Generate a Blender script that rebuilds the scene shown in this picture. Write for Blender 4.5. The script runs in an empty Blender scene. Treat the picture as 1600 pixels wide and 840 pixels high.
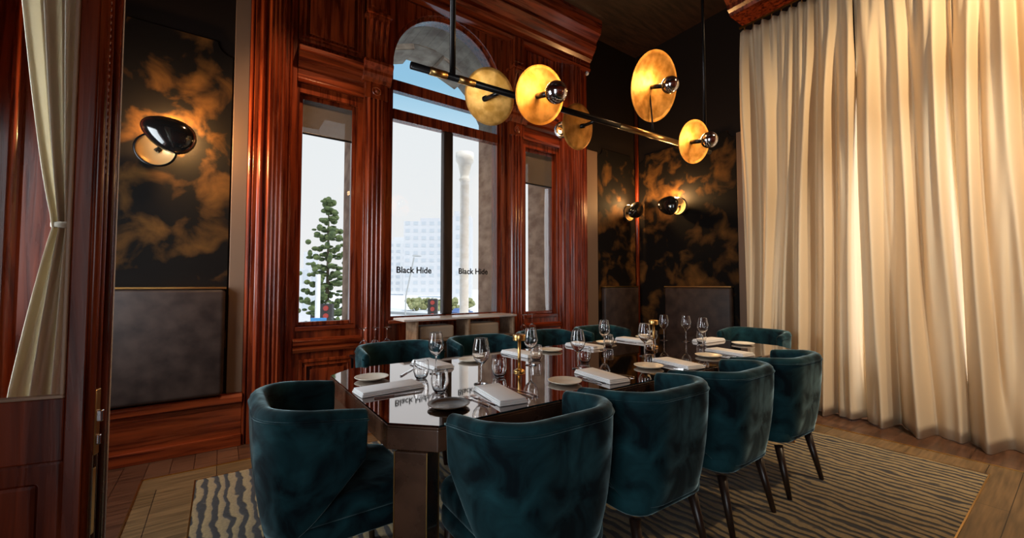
import bpy, bmesh, math, random
from mathutils import Vector, Matrix
random.seed(7)
S = bpy.context.scene
COL = S.collection
PI = math.pi
def R(a): return math.radians(a)

# ------------------------------------------------------------------ camera
HEAD = R(54.7); PITCH = math.atan(25/640)
cam_d = bpy.data.cameras.new('camera'); cam = bpy.data.objects.new('camera', cam_d); COL.objects.link(cam)
cam_d.sensor_width = 36; cam_d.lens = 640/1600*36; cam_d.clip_start = .02; cam_d.clip_end = 600
cam.location = (0, 0, 1.26)
cam.rotation_euler = (PI/2+PITCH, 0, HEAD-PI/2)
S.camera = cam
# ------------------------------------------------------------------ view
S.view_settings.view_transform = 'Standard'; S.view_settings.look = 'None'
S.view_settings.exposure = 0.2; S.view_settings.gamma = 1.0; S.view_settings.use_curve_mapping = False
# ------------------------------------------------------------------ sky
w = bpy.data.worlds.new('sky'); S.world = w; w.use_nodes = True
nt = w.node_tree; nt.nodes.clear()
out = nt.nodes.new('ShaderNodeOutputWorld'); bg = nt.nodes.new('ShaderNodeBackground')
tc = nt.nodes.new('ShaderNodeTexCoord'); sp = nt.nodes.new('ShaderNodeSeparateXYZ'); rp = nt.nodes.new('ShaderNodeValToRGB')
nt.links.new(tc.outputs['Generated'], sp.inputs[0]); nt.links.new(sp.outputs['Z'], rp.inputs[0])
e = rp.color_ramp.elements
e[0].position = .0; e[0].color = (.86, .87, .87, 1); e[1].position = .9; e[1].color = (.25, .45, .8, 1)
a_ = rp.color_ramp.elements.new(.36); a_.color = (.82, .86, .88, 1)
a_ = rp.color_ramp.elements.new(.44); a_.color = (.48, .66, .76, 1)
nt.links.new(rp.outputs[0], bg.inputs[0]); bg.inputs[1].default_value = .9
nt.links.new(bg.outputs[0], out.inputs[0])
# ------------------------------------------------------------------ unseen fill lights added for brightness, and the sun
def area(name, loc, aim, sx, sy, power, color, spread=PI):
    d = bpy.data.lights.new(name, 'AREA'); d.shape = 'RECTANGLE'; d.size = sx; d.size_y = sy; d.energy = power; d.color = color; d.spread = spread
    o = bpy.data.objects.new(name, d); COL.objects.link(o); o.location = loc
    o.rotation_euler = (Vector(aim)-Vector(loc)).to_track_quat('-Z', 'Y').to_euler(); return o
def spot(name, loc, aim, power, color, angle, blend=.5, size=.05):
    d = bpy.data.lights.new(name, 'SPOT'); d.energy = power; d.color = color; d.spot_size = R(angle); d.spot_blend = blend; d.shadow_soft_size = size
    o = bpy.data.objects.new(name, d); COL.objects.link(o); o.location = loc
    o.rotation_euler = (Vector(aim)-Vector(loc)).to_track_quat('-Z', 'Y').to_euler(); return o
def point(name, loc, power, color, size=.02):
    d = bpy.data.lights.new(name, 'POINT'); d.energy = power; d.color = color; d.shadow_soft_size = size
    o = bpy.data.objects.new(name, d); COL.objects.link(o); o.location = loc; return o
COOL = (.86, .94, 1.0); WARM = (1.0, .62, .30)
area('added_fill_left_near', (-1.45, -.65, 1.25), (4.8, -.3, 1.0), 1.3, 2.3, 26, COOL, R(150))  # unseen source, added to brighten the room from the left
area('added_fill_left_far', (-1.5, 2.85, 1.7), (4.8, 2.7, 1.0), 1.0, 1.5, 46, COOL, R(150))  # added unseen fill for the tied curtain and the head chair
area('added_curtain_backlight', (5.45, .55, 1.9), (0, .55, 1.9), 2.9, 3.0, 90, (.95, .97, 1.0), R(160))  # added backlight so the cloth glows and lights the chair sides
spot('added_fill_spot', (3.7, -.5, 4.45), (4.85, 1.25, 1.3), 300, (1, .74, .45), 105, .8, .06)  # unseen spot added to brighten the curtains
spot('added_fill_spot.003', (3.2, -.3, 4.45), (4.85, .95, .45), 420, (1, .90, .76), 52, .9, .06)  # second added spot, lifts the lower part of the curtains
spot('added_fill_spot.001', (.9, 2.9, 4.5), (.30, 3.9, 1.5), 170, (1, .55, .25), 50, .7, .05)  # unseen warm spot added to light the left pilaster
spot('added_fill_spot.002', (3.1, 3.0, 4.5), (3.75, 3.95, 1.9), 130, (1, .55, .25), 60, .7, .05)  # likewise added, for the right pilaster
d = bpy.data.lights.new('sun', 'SUN'); d.energy = 3.0; d.angle = R(2); d.color = (1, .97, .92)
sun = bpy.data.objects.new('sun', d); COL.objects.link(sun); sun.rotation_euler = Vector((-.25, 1, -1.7)).to_track_quat('-Z', 'Y').to_euler()

# ------------------------------------------------------------------ mesh helpers
class MB:
    def __init__(s): s.bm = bmesh.new()
    def box(s, x0, x1, y0, y1, z0, z1, M=None):
        vs = [Vector((x, y, z)) for x in (x0, x1) for y in (y0, y1) for z in (z0, z1)]
        if M: vs = [M @ v for v in vs]
        v = [s.bm.verts.new(p) for p in vs]
        for f in ((0,1,3,2),(4,6,7,5),(0,4,5,1),(2,3,7,6),(0,2,6,4),(1,5,7,3)): s.bm.faces.new([v[i] for i in f])
        return s
    def lathe(s, prof, n=24, M=None, cap=True):
        rings = []
        for r, z in prof:
            rings.append([s.bm.verts.new((M @ Vector((r*math.cos(2*PI*k/n), r*math.sin(2*PI*k/n), z))) if M else (r*math.cos(2*PI*k/n), r*math.sin(2*PI*k/n), z)) for k in range(n)])
        for a, b in zip(rings, rings[1:]):
            for k in range(n): s.bm.faces.new((a[k], a[(k+1) % n], b[(k+1) % n], b[k]))
        if cap: s.bm.faces.new(rings[0][::-1]); s.bm.faces.new(rings[-1])
        return s
    def tube(s, pts, r, n=10, cap=True):
        pts = [Vector(p) for p in pts]; rings = []; rr = r if isinstance(r, (list, tuple)) else [r]*len(pts)
        up = Vector((0, 0, 1)); prev = None
        for i, p in enumerate(pts):
            d = (pts[min(i+1, len(pts)-1)]-pts[max(i-1, 0)]).normalized()
            if prev is None:
                a = d.cross(up)
                if a.length < .01: a = d.cross(Vector((1, 0, 0)))
                a.normalize()
            else: a = (prev - d*prev.dot(d)).normalized()
            prev = a; b = d.cross(a)
            rings.append([s.bm.verts.new(p+a*(rr[i]*math.cos(2*PI*k/n))+b*(rr[i]*math.sin(2*PI*k/n))) for k in range(n)])
        for a, b in zip(rings, rings[1:]):
            for k in range(n): s.bm.faces.new((a[k], a[(k+1) % n], b[(k+1) % n], b[k]))
        if cap: s.bm.faces.new(rings[0][::-1]); s.bm.faces.new(rings[-1])
        return s
    def prism(s, poly, a0, a1, f):            # poly of (u,v) extruded from a0 to a1; f(u,v,a) -> xyz
        A = [s.bm.verts.new(f(u, v, a0)) for u, v in poly]; B = [s.bm.verts.new(f(u, v, a1)) for u, v in poly]
        n = len(poly)
        for k in range(n): s.bm.faces.new((A[k], A[(k+1) % n], B[(k+1) % n], B[k]))
        s.bm.faces.new(A[::-1]); s.bm.faces.new(B); return s
    def ellipsoid(s, c, r, M=None, n=20, m=12):
        b0 = len(s.bm.verts); g = bmesh.ops.create_uvsphere(s.bm, u_segments=n, v_segments=m, radius=1)
        for v in g['verts']:
            p = Vector((v.co.x*r[0], v.co.y*r[1], v.co.z*r[2]))
            if M: p = M @ p
            v.co = p+Vector(c)
        return s
    def build(s, name, mat, parent=None, smooth=False, bevel=0, sub=0, loc=None, solid=0, seg=2):
        bmesh.ops.recalc_face_normals(s.bm, faces=s.bm.faces[:])
        me = bpy.data.meshes.new(name); s.bm.to_mesh(me); s.bm.free()
        o = bpy.data.objects.new(name, me); COL.objects.link(o)
        if isinstance(mat, (list, tuple)):
            for m_ in mat: me.materials.append(m_)
        else: me.materials.append(mat)
        if smooth:
            for p in me.polygons: p.use_smooth = True
        if parent: o.parent = parent
        if loc: o.location = loc
        if solid: m_ = o.modifiers.new('thick', 'SOLIDIFY'); m_.thickness = solid; m_.offset = 0
        if bevel: m_ = o.modifiers.new('bevel', 'BEVEL'); m_.width = bevel; m_.segments = seg; m_.limit_method = 'ANGLE'; m_.angle_limit = R(40)
        if sub: m_ = o.modifiers.new('sub', 'SUBSURF'); m_.levels = sub; m_.render_levels = sub
        return o
def tag(o, label=None, cat=None, group=None, kind=None):
    if label: o['label'] = label
    if cat: o['category'] = cat
    if group: o['group'] = group
    if kind: o['kind'] = kind
    return o
def empty(name, loc, rz=0, label=None, cat=None, group=None, kind=None):
    o = bpy.data.objects.new(name, None); COL.objects.link(o); o.location = loc; o.rotation_euler = (0, 0, rz); o.empty_display_size = .1
    return tag(o, label, cat, group, kind)
def struct(o): o['kind'] = 'structure'; return o
def copy_tree(o, parent=None):
    c = o.copy(); COL.objects.link(c)
    if parent: c.parent = parent
    for ch in [k for k in list(COL.objects) if k.parent == o]: copy_tree(ch, c)
    return c

# ------------------------------------------------------------------ materials
def mat(name, base=(.5,.5,.5), rough=.5, metal=0, **kw):
    m = bpy.data.materials.new(name); m.use_nodes = True; b = m.node_tree.nodes['Principled BSDF']
    b.inputs['Base Color'].default_value = (*base, 1); b.inputs['Roughness'].default_value = rough; b.inputs['Metallic'].default_value = metal
    for k, v in kw.items():
        b.inputs[k.replace('_', ' ')].default_value = v
    return m
def noise_mat(name, c1, c2, scale=(8,8,8), rough=(.4,.5), metal=0, detail=5, lo=.35, hi=.65, bump=0, dist=0, extra=None, **kw):
    m = mat(name, c1, rough[0], metal, **kw); t = m.node_tree; N = t.nodes; L = t.links; b = N['Principled BSDF']
    tc = N.new('ShaderNodeTexCoord'); mp = N.new('ShaderNodeMapping'); mp.inputs['Scale'].default_value = scale
    no = N.new('ShaderNodeTexNoise'); no.inputs['Scale'].default_value = 1; no.inputs['Detail'].default_value = detail; no.inputs['Distortion'].default_value = dist
    rp = N.new('ShaderNodeValToRGB'); rp.color_ramp.elements[0].position = lo; rp.color_ramp.elements[1].position = hi
    rp.color_ramp.elements[0].color = (*c1, 1); rp.color_ramp.elements[1].color = (*c2, 1)
    L.new(tc.outputs['Object'], mp.inputs[0]); L.new(mp.outputs[0], no.inputs['Vector']); L.new(no.outputs['Fac'], rp.inputs[0]); L.new(rp.outputs[0], b.inputs['Base Color'])
    mr = N.new('ShaderNodeMapRange'); mr.inputs['To Min'].default_value = rough[0]; mr.inputs['To Max'].default_value = rough[1]
    L.new(no.outputs['Fac'], mr.inputs[0]); L.new(mr.outputs[0], b.inputs['Roughness'])
    if bump:
        bp = N.new('ShaderNodeBump'); bp.inputs['Strength'].default_value = bump; bp.inputs['Distance'].default_value = .01
        L.new(no.outputs['Fac'], bp.inputs['Height']); L.new(bp.outputs[0], b.inputs['Normal'])
    return m
WOOD = noise_mat('mahogany', (.060, .006, .0015), (.26, .040, .007), (26, 26, 1.6), (.2, .36), detail=6, dist=.6, bump=.08, Coat_Weight=.25, Coat_Roughness=.15)
WOODH = noise_mat('mahogany_horizontal', (.060, .006, .0015), (.26, .040, .007), (1.6, 26, 26), (.2, .36), detail=6, dist=.6, bump=.08, Coat_Weight=.25, Coat_Roughness=.15)
DARKWOOD = noise_mat('dark_walnut', (.012, .006, .004), (.04, .018, .01), (20, 20, 2), (.3, .45))
CEIL = noise_mat('dark_ceiling_timber', (.008, .003, .002), (.02, .006, .003), (3, 20, 20), (.35, .5))
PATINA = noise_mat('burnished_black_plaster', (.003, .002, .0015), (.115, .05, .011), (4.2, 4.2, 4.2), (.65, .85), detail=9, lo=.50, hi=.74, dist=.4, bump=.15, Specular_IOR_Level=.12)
TAUPE = mat('taupe_paint', (.15, .09, .055), .6)
DARKWALL = mat('dark_brown_paint', (.010, .006, .004), .6, 0, Specular_IOR_Level=.15)
LEATHER = noise_mat('dark_leather', (.020, .012, .010), (.045, .028, .022), (9, 9, 9), (.42, .58), detail=9, bump=.12, Specular_IOR_Level=.32)
BRASS = mat('brass', (.72, .45, .16), .28, 1)
GOLDDISC = noise_mat('hammered_gold_leaf', (.60, .28, .045), (.92, .50, .13), (16, 16, 16), (.5, .6), metal=.85, detail=4, bump=.35)
BLACKM = mat('black_metal', (.012, .011, .011), .28, .6)
BLACKG = mat('gloss_black_enamel', (.006, .006, .006), .12, 0, Coat_Weight=.6)
GLOWDISH = mat('pale_gold_dish', (.9, .62, .3), .35, .6)
CHROME = mat('steel', (.75, .75, .77), .12, 1)
GLASS = mat('clear_glass', (1, 1, 1), .0, 0, Transmission_Weight=1, IOR=1.47)
def thin_glass(name, tint=(1,1,1), refl=1.0):
    m = bpy.data.materials.new(name); m.use_nodes = True; t = m.node_tree; t.nodes.clear(); N = t.nodes
    o = N.new('ShaderNodeOutputMaterial'); mx = N.new('ShaderNodeMixShader'); tr = N.new('ShaderNodeBsdfTransparent'); gl = N.new('ShaderNodeBsdfGlossy'); fr = N.new('ShaderNodeFresnel')
    tr.inputs[0].default_value = (*tint, 1); gl.inputs['Roughness'].default_value = .01; fr.inputs['IOR'].default_value = 1.3
    t.links.new(fr.outputs[0], mx.inputs[0]); t.links.new(tr.outputs[0], mx.inputs[1]); t.links.new(gl.outputs[0], mx.inputs[2]); t.links.new(mx.outputs[0], o.inputs[0])
    return m
PANE = thin_glass('window_glass'); PANEBLUE = thin_glass('blue_tinted_glass', (.78, .92, 1.0))
def blind_mat():
    m = bpy.data.materials.new('mesh_blind'); m.use_nodes = True; t = m.node_tree; t.nodes.clear(); N = t.nodes
    o = N.new('ShaderNodeOutputMaterial'); mx = N.new('ShaderNodeMixShader'); tr = N.new('ShaderNodeBsdfTransparent'); df = N.new('ShaderNodeBsdfDiffuse')
    mx.inputs[0].default_value = .72; df.inputs[0].default_value = (.14, .12, .10, 1)
    t.links.new(tr.outputs[0], mx.inputs[1]); t.links.new(df.outputs[0], mx.inputs[2]); t.links.new(mx.outputs[0], o.inputs[0]); return m
BLIND = blind_mat()
def velvet():
    m = mat('teal_velvet', (.004, .03, .04), .85, 0, Sheen_Weight=1.0, Sheen_Roughness=.3, Specular_IOR_Level=.15)
    t = m.node_tree; N = t.nodes; L = t.links; b = N['Principled BSDF']; b.inputs['Sheen Tint'].default_value = (.66, .95, 1.0, 1)
    tc = N.new('ShaderNodeTexCoord'); no = N.new('ShaderNodeTexNoise'); no.inputs['Scale'].default_value = 6.5; no.inputs['Detail'].default_value = 4; no.inputs['Distortion'].default_value = .9
    rp = N.new('ShaderNodeValToRGB'); rp.color_ramp.elements[0].position = .36; rp.color_ramp.elements[1].position = .68
    rp.color_ramp.elements[0].color = (.0008, .006, .009, 1); rp.color_ramp.elements[1].color = (.009, .050, .060, 1)
    r2 = N.new('ShaderNodeMapRange'); r2.inputs['From Min'].default_value = .36; r2.inputs['From Max'].default_value = .60; r2.inputs['To Min'].default_value = .22; r2.inputs['To Max'].default_value = 1.0
    L.new(tc.outputs['Object'], no.inputs['Vector']); L.new(no.outputs['Fac'], rp.inputs[0]); L.new(rp.outputs[0], b.inputs['Base Color'])
    L.new(no.outputs['Fac'], r2.inputs[0]); L.new(r2.outputs[0], b.inputs['Sheen Weight'])
    return m
VELVET = velvet()
def cloth(name, col, tr):
    m = mat(name, col, .85); t = m.node_tree; N = t.nodes; L = t.links; b = N['Principled BSDF']; o = N['Material Output']
    mx = N.new('ShaderNodeMixShader'); tl = N.new('ShaderNodeBsdfTranslucent'); tl.inputs[0].default_value = (*col, 1); mx.inputs[0].default_value = tr
    L.new(b.outputs[0], mx.inputs[1]); L.new(tl.outputs[0], mx.inputs[2]); L.new(mx.outputs[0], o.inputs[0]); return m
CURT = cloth('cream_curtain_cloth', (.76, .60, .40), .14)
SHEER = cloth('cream_tied_cloth', (.84, .78, .64), .35)
LINEN = mat('white_linen', (.86, .85, .84), .8)
CREAM = mat('cream_porcelain', (.82, .74, .60), .3)
BRONZEPLATE = mat('dark_bronze_plate', (.10, .06, .035), .25, .4)
BREAD = noise_mat('pale_wood_board', (.45, .32, .18), (.62, .46, .28), (6, 30, 30), (.5, .6))
TABLETOP = mat('smoked_mirror_top', (.44, .39, .37), .035, 1)
TABLEWOOD = noise_mat('table_walnut', (.035, .016, .009), (.10, .045, .024), (6, 6, 6), (.2, .35), Coat_Weight=.3)
STONE = noise_mat('brown_sandstone', (.24, .13, .08), (.46, .30, .20), (5, 5, 9), (.8, .9), bump=.3)
STONEP = noise_mat('pale_sandstone', (.78, .72, .62), (.88, .84, .77), (5, 5, 9), (.8, .9), bump=.2)
def planks(name, c1, c2, rot=0, bw=1.2, rh=.12, rough=.3):
    m = mat(name, c1, rough); t = m.node_tree; N = t.nodes; L = t.links; b = N['Principled BSDF']
    tc = N.new('ShaderNodeTexCoord'); mp = N.new('ShaderNodeMapping'); mp.inputs['Rotation'].default_value = (0, 0, rot)
    br = N.new('ShaderNodeTexBrick'); br.inputs['Scale'].default_value = 1; br.inputs['Brick Width'].default_value = bw; br.inputs['Row Height'].default_value = rh; br.inputs['Mortar Size'].default_value = .002
    br.inputs['Color1'].default_value = (*c1, 1); br.inputs['Color2'].default_value = (*c2, 1); br.inputs['Mortar'].default_value = (.004, .002, .001, 1)
    no = N.new('ShaderNodeTexNoise'); m2 = N.new('ShaderNodeMapping'); m2.inputs['Rotation'].default_value = (0, 0, rot); m2.inputs['Scale'].default_value = (2, 30, 1); no.inputs['Scale'].default_value = 1.5; no.inputs['Detail'].default_value = 6
    mx = N.new('ShaderNodeMix'); mx.data_type = 'RGBA'; mx.blend_type = 'MULTIPLY'; mx.inputs[0].default_value = .8
    rr = N.new('ShaderNodeValToRGB'); rr.color_ramp.elements[0].position = .3; rr.color_ramp.elements[0].color = (.35, .35, .35, 1); rr.color_ramp.elements[1].position = .65; rr.color_ramp.elements[1].color = (1.2, 1.2, 1.2, 1)
    L.new(tc.outputs['Object'], mp.inputs[0]); L.new(mp.outputs[0], br.inputs[0]); L.new(tc.outputs['Object'], m2.inputs[0]); L.new(m2.outputs[0], no.inputs[0]); L.new(no.outputs[0], rr.inputs[0])
    L.new(br.outputs[0], mx.inputs[6]); L.new(rr.outputs[0], mx.inputs[7]); L.new(mx.outputs[2], b.inputs['Base Color']); return m
FLOORM = planks('dark_floorboards', (.07, .028, .014), (.12, .055, .028), R(90), 1.1, .13, .28)
BORDERM = planks('light_border_boards', (.12, .070, .028), (.17, .10, .042), 0, .9, .3, .4)
BORDERY = planks('light_border_boards_turned', (.12, .070, .028), (.17, .10, .042), R(90), .9, .3, .4)
def rug():
    m = mat('wavy_carpet', (.1, .08, .05), .95, 0, Sheen_Weight=.2); t = m.node_tree; N = t.nodes; L = t.links; b = N['Principled BSDF']
    tc = N.new('ShaderNodeTexCoord'); mp = N.new('ShaderNodeMapping'); mp.inputs['Scale'].default_value = (1, .55, 1)
    wv = N.new('ShaderNodeTexWave'); wv.bands_direction = 'X'; wv.wave_profile = 'SIN'; wv.inputs['Scale'].default_value = 5.2; wv.inputs['Distortion'].default_value = 6.0; wv.inputs['Detail'].default_value = 3; wv.inputs['Detail Scale'].default_value = 1.6
    rp = N.new('ShaderNodeValToRGB'); rp.color_ramp.elements[0].position = .28; rp.color_ramp.elements[1].position = .55
    rp.color_ramp.elements[0].color = (.010, .006, .003, 1); rp.color_ramp.elements[1].color = (.33, .23, .095, 1)
    no = N.new('ShaderNodeTexNoise'); no.inputs['Scale'].default_value = 90; no.inputs['Detail'].default_value = 3
    mx = N.new('ShaderNodeMix'); mx.data_type = 'RGBA'; mx.blend_type = 'MULTIPLY'; mx.inputs[0].default_value = .7
    bp = N.new('ShaderNodeBump'); bp.inputs['Strength'].default_value = .5; bp.inputs['Distance'].default_value = .008
    L.new(tc.outputs['Object'], mp.inputs[0]); L.new(mp.outputs[0], wv.inputs[0]); L.new(wv.outputs['Fac'], rp.inputs[0]); L.new(tc.outputs['Object'], no.inputs[0])
    L.new(rp.outputs[0], mx.inputs[6]); L.new(no.outputs[0], mx.inputs[7]); L.new(mx.outputs[2], b.inputs['Base Color'])
    L.new(wv.outputs['Fac'], bp.inputs['Height']); L.new(bp.outputs[0], b.inputs['Normal']); return m
RUG = rug()

# ------------------------------------------------------------------ room shell
XL, XR, YN, YF, ZC = -1.35, 5.12, -1.6, 3.95, 4.75
struct(MB().box(XL-.2, XR+.2, YN-.2, YF+.6, -.2, 0).build('floor', FLOORM))
struct(MB().box(XL-.2, XR+.2, YN-.2, YF+.6, ZC, ZC+.15).build('ceiling', CEIL))
# far wall with three window openings (one arched)
WT = .22
OPEN = [(.52, 1.01, .90, 2.95), (3.00, 3.50, .90, 2.95)]
AX0, AX1, AZ0, ASP = 1.33, 2.65, .92, 3.50
ACX, AR = (AX0+AX1)/2, (AX1-AX0)/2
fw = MB(); y0, y1 = YF, YF+WT
for xa, xb, za, zb in [(.15, .52, 0, ZC), (.52, 1.01, 0, .90), (.52, 1.01, 2.95, ZC), (1.01, AX0, 0, ZC), (AX0, AX1, 0, AZ0), (AX1, 3.0, 0, ZC), (3.0, 3.5, 0, .90), (3.0, 3.5, 2.95, ZC), (3.5, 4.03, 0, ZC)]:
    fw.box(xa, xb, y0, y1, za, zb)
arc = [(ACX+AR*math.cos(PI-PI*k/28), ASP+AR*math.sin(PI-PI*k/28)) for k in range(29)]
for (xa, za), (xb, zb) in zip(arc, arc[1:]):
    fw.prism([(xa, za), (xb, zb), (xb, ZC), (xa, ZC)], y0, y1, lambda u, v, a: (u, a, v))
fo = struct(fw.build('wall_far', WOOD))
struct(MB().box(XL-.2, .15, YF, YF+WT, 0, ZC).build('wall_far_left', DARKWALL))
struct(MB().box(4.03, XR+.2, YF, YF+WT, 0, ZC).build('wall_far_right', DARKWALL))
struct(MB().box(XR, XR+.2, 2.05, YF, 0, ZC).box(XR, XR+.2, YN-.2, -.95, 0, ZC).box(XR, XR+.2, -.95, 2.05, 0, .35).box(XR, XR+.2, -.95, 2.05, 3.5, ZC).build('wall_right', DARKWALL))  # opening added so the backlight can reach the curtains
# left wall: unseen openings added to let in the side fill lights
struct(MB().box(XL-.2, XL, YN-.2, -1.35, 0, ZC).box(XL-.2, XL, .1, 2.3, 0, ZC).box(XL-.2, XL, 3.4, YF, 0, ZC).box(XL-.2, XL, 2.3, 3.4, 0, .9).box(XL-.2, XL, 2.3, 3.4, 2.55, ZC).box(XL-.2, XL, -1.35, .1, 2.6, ZC).build('wall_left', WOOD))
struct(MB().box(XL, XR, YN-.2, YN, 0, ZC).build('wall_near', WOOD))

# --- dark notched panels
def notched(u0, u1, v0, v1, r):
    P = []
    for cx, cy, a0 in [(u0, v0, PI/2), (u1, v0, PI), (u1, v1, 3*PI/2), (u0, v1, 2*PI)]:
        a1 = a0-PI/2
        for k in range(9):
            a = a0+(a1-a0)*k/8; P.append((cx+r*math.cos(a), cy+r*math.sin(a)))
    return P
TN = [0]
def trim(o): TN[0] += 1; o.name = 'trim_%d' % TN[0]; o.data.name = o.name; return struct(o)
FY = lambda u, v, a: (u, a, v)
FX = lambda u, v, a: (a, u, v)
for u0, u1 in [(-.70, .035), (4.26, 5.06)]:
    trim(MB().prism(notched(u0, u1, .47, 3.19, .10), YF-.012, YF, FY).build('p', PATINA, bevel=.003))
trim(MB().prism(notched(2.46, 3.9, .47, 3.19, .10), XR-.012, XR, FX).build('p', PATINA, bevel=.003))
for u0, u1 in ((.045, .15), (4.03, 4.25)): trim(MB().box(u0, u1, YF-.014, YF, .41, 4.26 if u0 < 1 else 3.12).build('p', TAUPE, bevel=.004))
trim(MB().box(XR-.03, XR, 2.36, 2.45, .41, 3.12).build('p', TAUPE, bevel=.004))
# rail, wainscot panel and baseboard below the notched panels
for u0, u1 in [(XL, .15), (4.03, XR)]:
    trim(MB().prism([(YF, .30), (YF-.03, .30), (YF-.035, .33), (YF-.06, .345), (YF-.06, .385), (YF-.045, .405), (YF, .41)], u0, u1, lambda u, v, a: (a, u, v)).build('p', WOODH))
    trim(MB().box(u0, u1, YF-.025, YF, 0, .30).box(u0, u1, YF-.05, YF-.025, 0, .09).build('p', WOODH, bevel=.004))
trim(MB().box(XR-.05, XR, 2.1, YF-.06, 0, .4).build('p', WOODH, bevel=.004))
# reddish corner bead in the far right corner
trim(MB().tube([(XR-.03, YF-.03, .41), (XR-.03, YF-.03, ZC-.4)], .028, 12).build('p', WOOD, smooth=True))

# --- reeded pilasters on the far wall
def reeded(x0, x1, yf, steps, z0, z1):
    """plan polyline of steps (dx, dy) and reeds, extruded in z"""
    poly = [(x0, YF+.01)]
    for kind, xa, xb, y in steps:
        if kind == 'f': poly += [(xa, y), (xb, y)]
        else:
            for k in range(9): poly.append((xa+(xb-xa)*k/8, y-(xb-xa)*.5*math.sin(PI*k/8)))
    poly.append((x1, YF+.01))
    return MB().prism(poly, z0, z1, lambda u, v, a: (u, v, a)).build('p', WOOD, bevel=.0015, seg=1)
trim(reeded(.15, .50, YF-.08, [('r', .15, .18, YF-.02), ('f', .185, .215, YF-.05), ('r', .22, .25, YF-.06), ('f', .255, .275, YF-.05), ('r', .28, .305, YF-.09), ('r', .31, .335, YF-.09), ('r', .34, .365, YF-.09), ('r', .37, .395, YF-.09), ('f', .40, .425, YF-.06), ('r', .43, .455, YF-.05), ('f', .46, .495, YF-.02)], 0, ZC))
trim(reeded(3.53, 4.03, YF-.08, [('f', 3.53, 3.56, YF-.02), ('r', 3.565, 3.60, YF-.04), ('f', 3.605, 3.70, YF-.05), ('r', 3.71, 3.74, YF-.09), ('r', 3.75, 3.78, YF-.09), ('r', 3.79, 3.82, YF-.09), ('r', 3.83, 3.86, YF-.09), ('f', 3.87, 3.92, YF-.06), ('r', 3.93, 3.96, YF-.04), ('f', 3.965, 4.03, YF-.03)], 0, ZC))
for xc in (1.165, 2.825):
    w2 = .105
    st = [('f', xc-w2, xc-w2+.02, YF-.05)]
    for k in range(4): st.append(('r', xc-w2+.025+k*.041, xc-w2+.058+k*.041, YF-.06))
    st.append(('f', xc+w2-.02, xc+w2, YF-.05))
    trim(reeded(xc-w2, xc+w2, YF, st, 0, 3.03))
    b = MB().box(xc-w2, xc+w2, YF-.07, YF, 3.03, 3.18)
    b.prism([(YF, 3.18), (YF-.08, 3.18), (YF-.09, 3.21), (YF-.12, 3.25), (YF-.12, 3.28), (YF-.16, 3.33), (YF-.16, 3.36), (YF, 3.36)], xc-w2-.03, xc+w2+.03, lambda u, v, a: (a, u, v))
    b.prism([(YF, 3.36), (YF-.075, 3.36), (YF-.085, 3.55), (YF-.13, 3.70), (YF-.15, 3.78), (YF-.15, 3.80), (YF, 3.80)], xc-w2+.01, xc+w2-.01, lambda u, v, a: (a, u, v))
    for k in range(4):
        xx = xc-w2+.03+k*.05
        b.prism([(YF-.07, 3.38), (YF-.095, 3.38), (YF-.105, 3.55), (YF-.15, 3.70), (YF-.165, 3.74), (YF-.10, 3.74)], xx-.012, xx+.012, lambda u, v, a: (a, u, v))
    b.box(xc-w2-.01, xc+w2+.01, YF-.165, YF, 3.80, 3.83)
    b.box(xc-w2+.01, xc+w2-.01, YF-.09, YF, 3.83, 4.28)
    b.box(xc-w2+.035, xc+w2-.035, YF-.11, YF-.09, 3.90, 4.2)
    trim(b.build('p', WOOD, bevel=.004))
    M = Matrix.Translation((xc, YF-.07, 3.105)) @ Matrix.Rotation(PI/2, 4, 'X')
    trim(MB().lathe([(.045, 0), (.045, .008), (.034, .012), (.03, .006), (.018, .006), (.012, .016), (.002, .02)], 24, M).build('p', WOOD, smooth=True))
# --- cornices over side windows, sill rails, aprons, upper panels
def cornice(x0, x1, z0):
    P = [(YF, z0), (YF-.03, z0), (YF-.035, z0+.03), (YF-.02, z0+.04), (YF-.02, z0+.13), (YF-.04, z0+.145), (YF-.05, z0+.18), (YF-.085, z0+.20), (YF-.09, z0+.235), (YF-.12, z0+.25), (YF-.12, z0+.285), (YF-.03, z0+.33), (YF, z0+.34)]
    return trim(MB().prism(P, x0, x1, lambda u, v, a: (a, u, v)).build('p', WOODH))
def panel_frame(x0, x1, z0, z1):
    b = MB()
    for k, (d, yy) in enumerate([(0, .03), (.03, .018), (.05, .026)]):
        t = .028 if k != 2 else .012
        b.box(x0+d, x1-d, YF-yy, YF, z0+d, z0+d+t).box(x0+d, x1-d, YF-yy, YF, z1-d-t, z1-d)
        b.box(x0+d, x0+d+t, YF-yy, YF, z0+d+t, z1-d-t).box(x1-d-t, x1-d, YF-yy, YF, z0+d+t, z1-d-t)
    b.box(x0+.09, x1-.09, YF-.02, YF, z0+.09, z1-.09)
    return trim(b.build('p', WOOD, bevel=.004))
for x0, x1 in ((.50, 1.06), (2.93, 3.53)):
    cornice(x0, x1, 3.03); panel_frame(x0, x1, 3.40, 4.24); panel_frame(x0+.05, x1-.05, .12, .62)
    trim(MB().prism([(YF, .68), (YF-.03, .68), (YF-.04, .71), (YF-.025, .73), (YF-.05, .75), (YF-.055, .78), (YF-.02, .80), (YF, .80)], x0, x1, lambda u, v, a: (a, u, v)).build('p', WOODH))
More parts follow.
